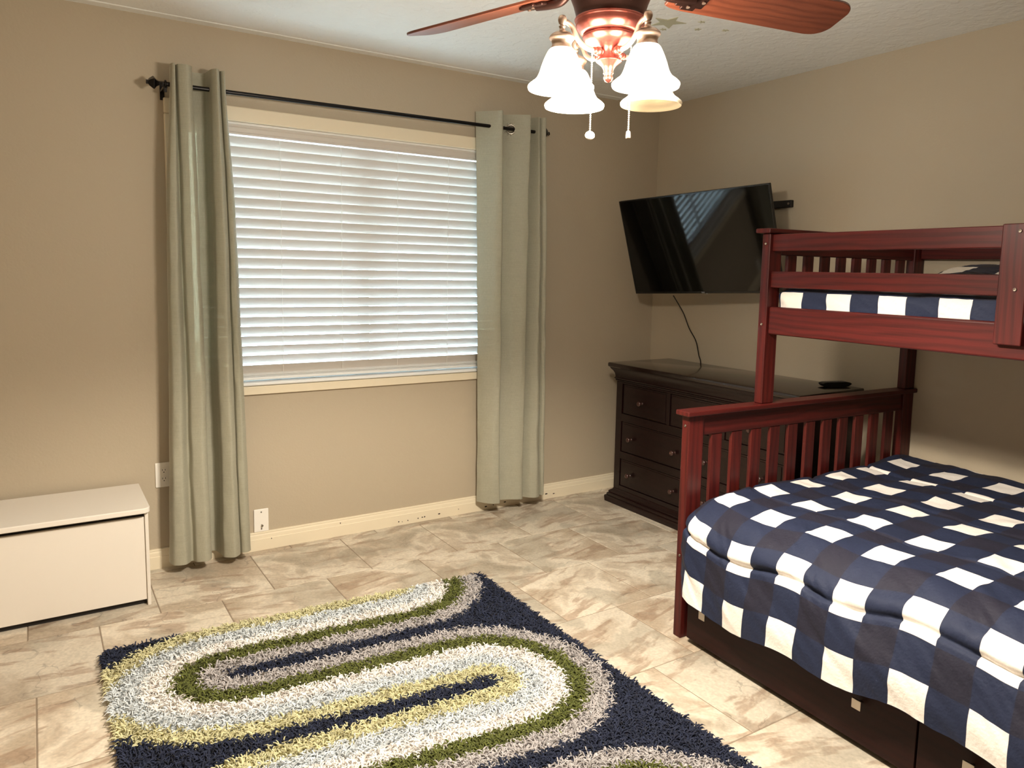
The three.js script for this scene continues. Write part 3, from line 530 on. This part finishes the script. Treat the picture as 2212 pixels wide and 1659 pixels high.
comforter('navy, white and charcoal buffalo check comforter over the lower full bunk', (w) => {
  const h = hemY(w), o = 0.004 * Math.sin(w * 13 + 1), f = smooth(0.06, 0.0, w), fl = 0.03 * smooth(0.05, 0.6, w);
  return [[-0.04 - fl + o + 0.04 * f, h], [-0.042 - fl + o + 0.028 * f, mix(h, 0.4, 0.4)], [-0.04 - 0.6 * fl + 0.022 * f, 0.385], [-0.035 - 0.3 * fl + 0.02 * f, 0.435], [-0.016 + 0.02 * f, 0.495 - 0.02 * f], [0.045, 0.54 - 0.03 * f], [0.13, 0.562 - 0.02 * f], [0.35, 0.566 - 0.012 * f], [0.7, 0.568 - 0.01 * f], [1.05, 0.574 - 0.008 * f], [1.25, 0.582], [1.33, 0.578], [1.362, 0.555], [1.366, 0.5]];
}, 0.014, 2.02, 0, 0.055, (s, w) => {
  const side = 1 - smooth(0.42, 0.62, s), top = 1 - side;
  let d = 0, dw = 0;
  d -= 0.017 * gauss(s - 0.24 - 0.006 * noise2(w * 7, 3, 16), 0.0055) * (0.85 + 0.8 * noise2(w * 16, 9, 18));                  // stitched channel along the side
  d += 0.009 * gauss(s - 0.272, 0.018) * side;
  d -= 0.008 * gauss(s - 0.62, 0.007) + 0.008 * gauss(s - 0.98, 0.007) + 0.008 * gauss(s - 1.34, 0.007);
  d += top * (0.016 * noise2(w * 5, s * 5, 19) + 0.010 * noise2(w * 11 + s * 3, s * 12, 20) + 0.005 * noise2(w * 26, s * 22, 21));
  d += side * (0.008 * Math.sin(w * 15 + s * 9 + 2 * noise2(w * 3, s * 2, 24)) * smooth(0.24, 0.02, s) + 0.010 * noise2(w * 6 + s * 9, s * 5, 22) + 0.007 * noise2(w * 16 + s * 22, s * 8, 23) + 0.004 * noise2(w * 44 + s * 40, s * 18, 28));
  dw = 0.008 * noise2(w * 4, s * 6, 25) + side * 0.015 * smooth(0.2, 0, s) * noise2(w * 6, 4, 26);
  return [d, w < 0.03 ? Math.max(dw, 0) : dw];
}, 0.0105, (s, w) => { const t = smooth(0.55, 0.75, s); return [t * (0.012 * noise2(w * 7, s * 9, 30) + 0.008 * noise2(w * 20, s * 22, 32)), t * (0.014 * noise2(w * 8, s * 8, 31) + 0.008 * noise2(w * 24, s * 20, 33))]; });
comforter('navy and white buffalo check comforter tucked into the upper bunk behind the guard rails', (w) => {
  const f = smooth(0.07, 0.0, w), pil = smooth(0.28, 0.5, w) * (1 - 0.4 * smooth(0.9, 1.4, w));
  return [[0.418, 1.225], [0.414 + 0.012 * f, 1.26], [0.412 + 0.01 * f, 1.31 - 0.01 * f], [0.424, 1.338 - 0.02 * f], [0.47, 1.352 - 0.015 * f], [0.62, 1.36 + 0.03 * pil], [0.85, 1.363 + 0.078 * pil], [1.1, 1.364 + 0.075 * pil], [1.26, 1.358 + 0.02 * pil], [1.33, 1.34], [1.346, 1.3], [1.348, 1.24]];
}, 0.022, 2.02, 0.0, 0.03, (s, w) => {
  const top = smooth(0.1, 0.2, s);
  return [0.008 * noise2(w * 7, s * 6, 41) * (0.5 + top) + 0.007 * noise2(w * 15 + s * 20, s * 14, 42) + 0.004 * noise2(w * 40 + s * 60, s * 30, 43), 0.004 * noise2(w * 6, s * 5, 44)];
}, 0.0125, (s, w) => [0.006 * noise2(w * 9, s * 20, 51), 0.004 * noise2(w * 9, s * 6, 52)]);

// ---------------------------------------------------------------- shag rug
{
  const X0 = -3.262, X1 = -1.762, ZL = 2.42, w = 0.0712;
  const rug = thing('shag_rug', 'shag rug with looping navy, olive, white, pale blue and yellow bands', 'rug', [0, 0, 0]);
  const slope = (t) => 0.047 + 0.045 * clamp(t / 0.85);
  const zOf = (x, t) => 0.802 + t + (x + 2.6) * slope(t);
  const NX = 150, NZ = 240, v = [], ix = [];
  for (const y of [0.001, 0.007]) for (let j = 0; j <= NZ; j++) for (let i = 0; i <= NX; i++) { const x = mix(X0, X1, i / NX), t = ZL * j / NZ; v.push(x, y, zOf(x, t)); }
  const K = (NX + 1) * (NZ + 1), at = (j, i) => j * (NX + 1) + i;
  for (let j = 0; j < NZ; j++) for (let i = 0; i < NX; i++) { const a = at(j, i), b = at(j, i + 1), c = at(j + 1, i + 1), d = at(j + 1, i); ix.push(a, b, c, a, c, d, K + a, K + c, K + b, K + a, K + d, K + c); }
  for (let i = 0; i < NX; i++) { ix.push(at(0, i), K + at(0, i), at(0, i + 1), at(0, i + 1), K + at(0, i), K + at(0, i + 1)); const p = at(NZ, i), q = at(NZ, i + 1); ix.push(p, q, K + p, q, K + q, K + p); }
  for (let j = 0; j < NZ; j++) { let p = at(j, 0), q = at(j + 1, 0); ix.push(p, q, K + p, q, K + q, K + p); p = at(j, NX); q = at(j + 1, NX); ix.push(p, K + p, q, q, K + p, K + q); }
  const bg = new THREE.BufferGeometry(); bg.setAttribute('position', new THREE.Float32BufferAttribute(v, 3)); bg.setIndex(ix); bg.computeVertexNormals();
  
  // colour bands: distance from the long axes in units of the band width
  const NAVY = [29, 36, 60], GREY = [184, 178, 177], OLIVE = [95, 100, 44], WHITE = [246, 239, 233], BLUE = [212, 217, 220], YEL = [208, 202, 160];
  const A = [NAVY, GREY, OLIVE, WHITE, BLUE, YEL, NAVY];
  const tA = 0.394, D = 6 * w, xA = -2.875, xB = -2.185;
  function band(x, t) {
    let k;
    if (x < xA) { k = 99; for (let n = -1; n < 4; n++) { const tc = tA + 2 * n * D, d = Math.hypot((x - xA) / 1.19, t - tc); k = Math.min(k, d); } }
    else if (x > xB) { let m = 99; for (let n = -1; n < 4; n++) { const tc = tA + D + 2 * n * D, d = Math.hypot(x - xB, t - tc); m = Math.min(m, d); } k = D - m; }
    else { k = Math.abs(((t - tA + 100 * D) % (2 * D) + 2 * D) % (2 * D)); k = Math.min(k, 2 * D - k); }
    return A[clamp(Math.round(k / w), 0, 6)];
  }
  const bc = [], cc = new THREE.Color();
  for (let s2 = 0; s2 < 2; s2++) for (let j = 0; j <= NZ; j++) for (let i = 0; i <= NX; i++) { const q = band(mix(X0, X1, i / NX), ZL * j / NZ); cc.setRGB(q[0] / 255, q[1] / 255, q[2] / 255, THREE.SRGBColorSpace); bc.push(cc.r, cc.g, cc.b); }
  bg.setAttribute('color', new THREE.Float32BufferAttribute(bc, 3));
  part(rug, 'backing', bg, M({ color: 0xffffff, vertexColors: true, roughness: 1 }));
  // one bent yarn end
  const yarn = (() => {
    const seg = 4, rad = 4, pos = [], idx = [], nrm = [];
    for (let i = 0; i <= seg; i++) {
      const s = i / seg, bx = 0.027 * Math.pow(s, 1.15), by = 0.02 * Math.sin(s * 2.3), r = 0.0027 * (i === seg ? 0.12 : 1 - 0.35 * s);
      for (let k = 0; k < rad; k++) { const a = k / rad * 6.283 + 0.6, ny = Math.cos(a), nz = Math.sin(a); pos.push(bx - ny * r * 0.6, by + ny * r * 0.8, nz * r); nrm.push(-ny * 0.6, ny * 0.8, nz); }
    }
    for (let i = 0; i < seg; i++) for (let k = 0; k < rad; k++) { const a = i * rad + k, b = i * rad + (k + 1) % rad; idx.push(a, b, b + rad, a, b + rad, a + rad); }
    const g = new THREE.BufferGeometry(); g.setAttribute('position', new THREE.Float32BufferAttribute(pos, 3)); g.setAttribute('normal', new THREE.Float32BufferAttribute(nrm, 3)); g.setIndex(idx); return g;
  })();
  const COUNT = 240000, im = new THREE.InstancedMesh(yarn, M({ color: 0xffffff, roughness: 0.85, sheen: 0.3, sheenRoughness: 0.6 }), COUNT);
  const o = new THREE.Object3D(), c = new THREE.Color();
  for (let n = 0; n < COUNT; n++) {
    const t = rr(0.012, ZL - 0.012), x = rr(X0 + 0.012, X1 - 0.012), b = band(x + rr(-0.004, 0.004), t + rr(-0.004, 0.004)), k = 0.9 + 0.2 * rnd();
    o.position.set(x, 0.005, zOf(x, t)); o.rotation.set(rr(-0.25, 0.25), rr(0, 6.283), rr(-0.35, 0.3)); const s = rr(0.75, 1.2); o.scale.set(s, s * rr(0.8, 1.15), 1.1); o.updateMatrix();
    im.setMatrixAt(n, o.matrix);
    c.setRGB(clamp(b[0] * k / 255, 0, 1), clamp(b[1] * k / 255, 0, 1), clamp(b[2] * k / 255, 0, 1), THREE.SRGBColorSpace); im.setColorAt(n, c);
  }
  im.name = 'pile'; im.userData = { kind: 'stuff', label: 'long shaggy yarn pile' }; im.castShadow = im.receiveShadow = true; rug.add(im);
}

// ---------------------------------------------------------------- ceiling fan with four lamps
{
  const FX = -2.24, FZ = 2.258, fan = thing('ceiling_fan', 'bronze and brown ceiling fan with four bell-shaped glass lamps', 'ceiling fan', [FX, 2.44, FZ]);
  const Y = (y) => y - 2.44, LU = 0.013;
  const P = (pts) => pts.map(([r, y]) => [r, Y(y)]);
  part(fan, 'canopy', latheS(P([[0.0, 2.4395], [0.085, 2.4395], [0.092, 2.42], [0.088, 2.37], [0.07, 2.335], [0.068, 2.30]]), 40), mBronzeDark);
  part(fan, 'motor_housing', latheS(P([[0.066, 2.305], [0.12, 2.285], [0.142, 2.25], [0.145, 2.18], [0.135, 2.13], [0.118, 2.105], [0.108, 2.09]]), 48), mBronzeDark);
  part(fan, 'flywheel', lathe(P([[0.0, 2.094], [0.108, 2.092], [0.114, 2.085], [0.114, 2.06], [0.104, 2.05], [0.0, 2.05]]), 40), mBronzeDark);
  part(fan, 'switch_housing', lathe(P([[0.1, 2.056], [0.097, 2.035], [0.087, 2.01], [0.081, 1.99], [0.080, 1.982], [0.082, 1.979], [0.0, 1.979]]), 48), mBronzeDark);
  part(fan, 'trim_ring', lathe(P([[0.0, 1.981], [0.081, 1.981], [0.0835, 1.977], [0.0815, 1.973], [0.0795, 1.971], [0.0805, 1.965], [0.078, 1.958], [0.07, 1.949], [0.061, 1.944], [0.0, 1.944]]), 48), mBronze);
  part(fan, 'light_fitter', lathe(P([[0.0, 1.945], [0.06, 1.945], [0.0635, 1.941], [0.0625, 1.936], [0.055, 1.926], [0.034, 1.918], [0.025, 1.914], [0.0215, 1.905], [0.0215, 1.896], [0.026, 1.889], [0.031, 1.886], [0.03, 1.884], [0.017, 1.874], [0.0125, 1.866], [0.011, 1.86], [0.0125, 1.857], [0.009, 1.854], [0.011, 1.849], [0.0112, 1.846], [0.008, 1.839], [0.0, 1.836]]), 40), mBronze);
  // blades with their irons
  const bladeShape = () => {
    const s = new THREE.Shape(), a = 0.17, e = 0.665;
    s.moveTo(a, -0.045); s.quadraticCurveTo(a + 0.02, -0.056, a + 0.06, -0.058); s.lineTo(e - 0.06, -0.071); s.quadraticCurveTo(e - 0.008, -0.07, e, -0.03); s.lineTo(e, 0.03); s.quadraticCurveTo(e - 0.008, 0.07, e - 0.06, 0.071); s.lineTo(a + 0.06, 0.058); s.quadraticCurveTo(a + 0.02, 0.056, a, 0.045); s.lineTo(a, -0.045);
    const g = new THREE.ExtrudeGeometry(s, { depth: 0.005, bevelEnabled: true, bevelThickness: 0.001, bevelSize: 0.0015, bevelSegments: 1, curveSegments: 10 }); g.rotateX(Math.PI / 2); g.translate(0, 0.003, 0); return uvm(g, 'x');
  };
  const bg = bladeShape();
  const PITCHB = -0.27;
  for (const deg of [-107, 13, 133]) {
    const b = part(fan, 'blade', bg, mBlade); b.position.set(0, Y(2.062), 0); b.rotation.order = 'YXZ'; b.rotation.set(PITCHB, -deg * Math.PI / 180, 0);
    const iron = merge([uvm(tube([[0.1, 0.012, 0], [0.125, 0.0, 0], [0.15, -0.012, 0], [0.185, -0.013, 0], [0.225, -0.009, 0]], 0.011, 20, 10)), box(0.185, 0.262, -0.012, -0.0032, -0.03, 0.03, 0.004), box(0.205, 0.245, -0.012, -0.0032, -0.042, 0.042, 0.004)]);
    part(b, 'blade_iron', iron, mBronzeDark);
    for (const [x, z] of [[0.22, 0.024], [0.22, -0.024], [0.25, 0]]) { const k = cyl(0.005, 0.004, 0.003, 12); k.translate(x, -0.0135, z); part(b, 'screw', k, mBronzePale); }
  }
  const mLit = M({ color: col(255, 246, 232), roughness: 0.5, emissive: new THREE.Color().setRGB(1, 0.9, 0.74), emissiveIntensity: 2.2 });
  const mUnlit = M({ color: col(238, 230, 214), roughness: 0.55, transmission: 0.4, thickness: 0 });
  const U = (pts) => P(pts.map(([r, y]) => [r, y + LU]));
  const shadePts = U([[0.0265, 1.877], [0.031, 1.872], [0.038, 1.858], [0.045, 1.84], [0.0505, 1.823], [0.058, 1.81], [0.0695, 1.801], [0.0755, 1.795], [0.0745, 1.789], [0.073, 1.788], [0.067, 1.796], [0.056, 1.805], [0.0485, 1.819], [0.043, 1.837], [0.036, 1.855], [0.029, 1.868], [0.025, 1.874]]);
  for (let k = 0; k < 4; k++) {
    const a = (0.85 + 90 * k) * Math.PI / 180, cx = Math.cos(a) * 0.1354, cz = Math.sin(a) * 0.1354, dir = (r, y) => [Math.cos(a) * r, Y(y), Math.sin(a) * r];
    const arm = part(fan, 'lamp_arm', tube([dir(0.02, 1.903), dir(0.045, 1.902), dir(0.07, 1.906), dir(0.092, 1.92), dir(0.11, 1.945), dir(0.126, 1.951), dir(0.1355, 1.951)], 0.0058, 36, 12), mBronzePale);
    for (const r of [0.032, 0.042]) { const s = new THREE.SphereGeometry(r < 0.04 ? 0.011 : 0.0085, 16, 12); s.translate(...dir(r, 1.9025)); part(arm, 'collar', s, mBronze); }
    const sh = (g) => { g.translate(cx, 0, cz); return g; };
    const hol = part(fan, 'lamp_holder', sh(latheS(U([[0.0, 1.951], [0.007, 1.949], [0.0098, 1.941], [0.0075, 1.932], [0.005, 1.929], [0.0075, 1.926], [0.006, 1.921], [0.009, 1.916], [0.02, 1.911], [0.028, 1.904], [0.0285, 1.899], [0.024, 1.893], [0.022, 1.886], [0.0255, 1.878], [0.0275, 1.8755]]), 32, 80)), mBronzePale);
    const lit = k !== 0;
    part(fan, 'lamp_shade', sh(latheS(shadePts, 40, 64)), lit ? mLit : mUnlit, lit ? 'glowing white bell-shaped glass shade' : 'unlit cream alabaster glass shade');
    if (lit) {
      // light softened by the glass all round, and the bare bulb shining out of the open mouth of the bell
      const l = new THREE.PointLight(LAMP_COLOR, GLASS_CANDELA, 0, 2); l.position.set(cx, Y(1.832 + LU), cz); l.castShadow = true; l.shadow.radius = 2.4; l.shadow.mapSize.set(1024, 1024); l.shadow.bias = -0.002; fan.add(l);
      const d = new THREE.SpotLight(LAMP_COLOR, BULB_CANDELA, 0, 72 * Math.PI / 180, 0.22, 2); d.position.set(cx, Y(1.822 + LU), cz); d.target.position.set(cx, Y(0), cz); fan.add(d.target); d.castShadow = true; d.shadow.radius = 1.5; d.shadow.mapSize.set(1024, 1024); d.shadow.bias = -0.002; fan.add(d);
    }
  }
  // pull chains
  const bead = new THREE.SphereGeometry(0.0019, 8, 6);
  for (const [x, z, y0, y1, kind] of [[-2.312, 2.287, 1.89, 1.712, 0], [-2.238, 2.335, 1.9, 1.715, 1]]) {
    const beads = []; for (let y = y0; y > y1; y -= 0.0042) { const b = bead.clone(); b.translate(x - FX, Y(y), z - FZ); beads.push(b); }
    beads.push(tube([[x - FX, Y(y0 + 0.004), z - FZ], [x - FX, Y(y1), z - FZ]], 0.0006, 2, 5));
    const ch = part(fan, 'pull_chain', merge(beads.map((b) => uvm(b))), M({ color: col(214, 200, 180), roughness: 0.3, metalness: 0.9 }));
    if (kind === 0) { const d = lathe([[0, 0.004], [0.009, 0.003], [0.011, 0], [0.009, -0.003], [0, -0.004]], 24); d.rotateX(1.25); d.rotateY(-0.6); d.translate(x - FX, Y(y1 - 0.009), z - FZ); part(ch, 'pull', d, M({ color: col(240, 226, 204), roughness: 0.35 })); }
    else { const d = latheS([[0.001, 0.009], [0.0045, 0.006], [0.0055, -0.002], [0.0055, -0.008], [0.004, -0.009], [0.0035, -0.002], [0, 0.0]], 16, 30); d.translate(x - FX, Y(y1 - 0.008), z - FZ); part(ch, 'pull', d, mBronzePale); }
  }
}

// ---------------------------------------------------------------- star stickers on the ceiling
{
  const mStar = M({ color: col(188, 184, 158), roughness: 0.6 });
  const star = (x, z, r, a, label) => {
    const s = new THREE.Shape();
    for (let k = 0; k < 10; k++) { const q = k % 2 ? r * 0.42 : r, t = a + k * Math.PI / 5; k ? s.lineTo(Math.cos(t) * q, Math.sin(t) * q) : s.moveTo(Math.cos(t) * q, Math.sin(t) * q); }
    const g = new THREE.ExtrudeGeometry(s, { depth: 0.0015, bevelEnabled: true, bevelThickness: 0.0006, bevelSize: 0.0008, bevelSegments: 1 }); g.rotateX(Math.PI / 2);
    const m = single('star_sticker', g, mStar, label, 'star', 'glow stars on the ceiling'); m.position.set(x, 2.4394, z);
  };
  star(-1.114, 1.242, 0.078, 0.5, 'large pale green plastic star stuck on the ceiling near the fan');
  star(-1.066, 1.163, 0.015, 0.2, 'tiny pale ceiling star closest to the large star');
  star(-0.949, 1.252, 0.015, 0.9, 'tiny pale ceiling star between two other tiny stars');
  star(-1.006, 1.331, 0.015, 1.4, 'tiny pale ceiling star beside the fan blade edge');
  star(-0.845, 1.314, 0.015, 0.6, 'tiny pale ceiling star closest to the television wall');
}

renderer.render(scene, camera);
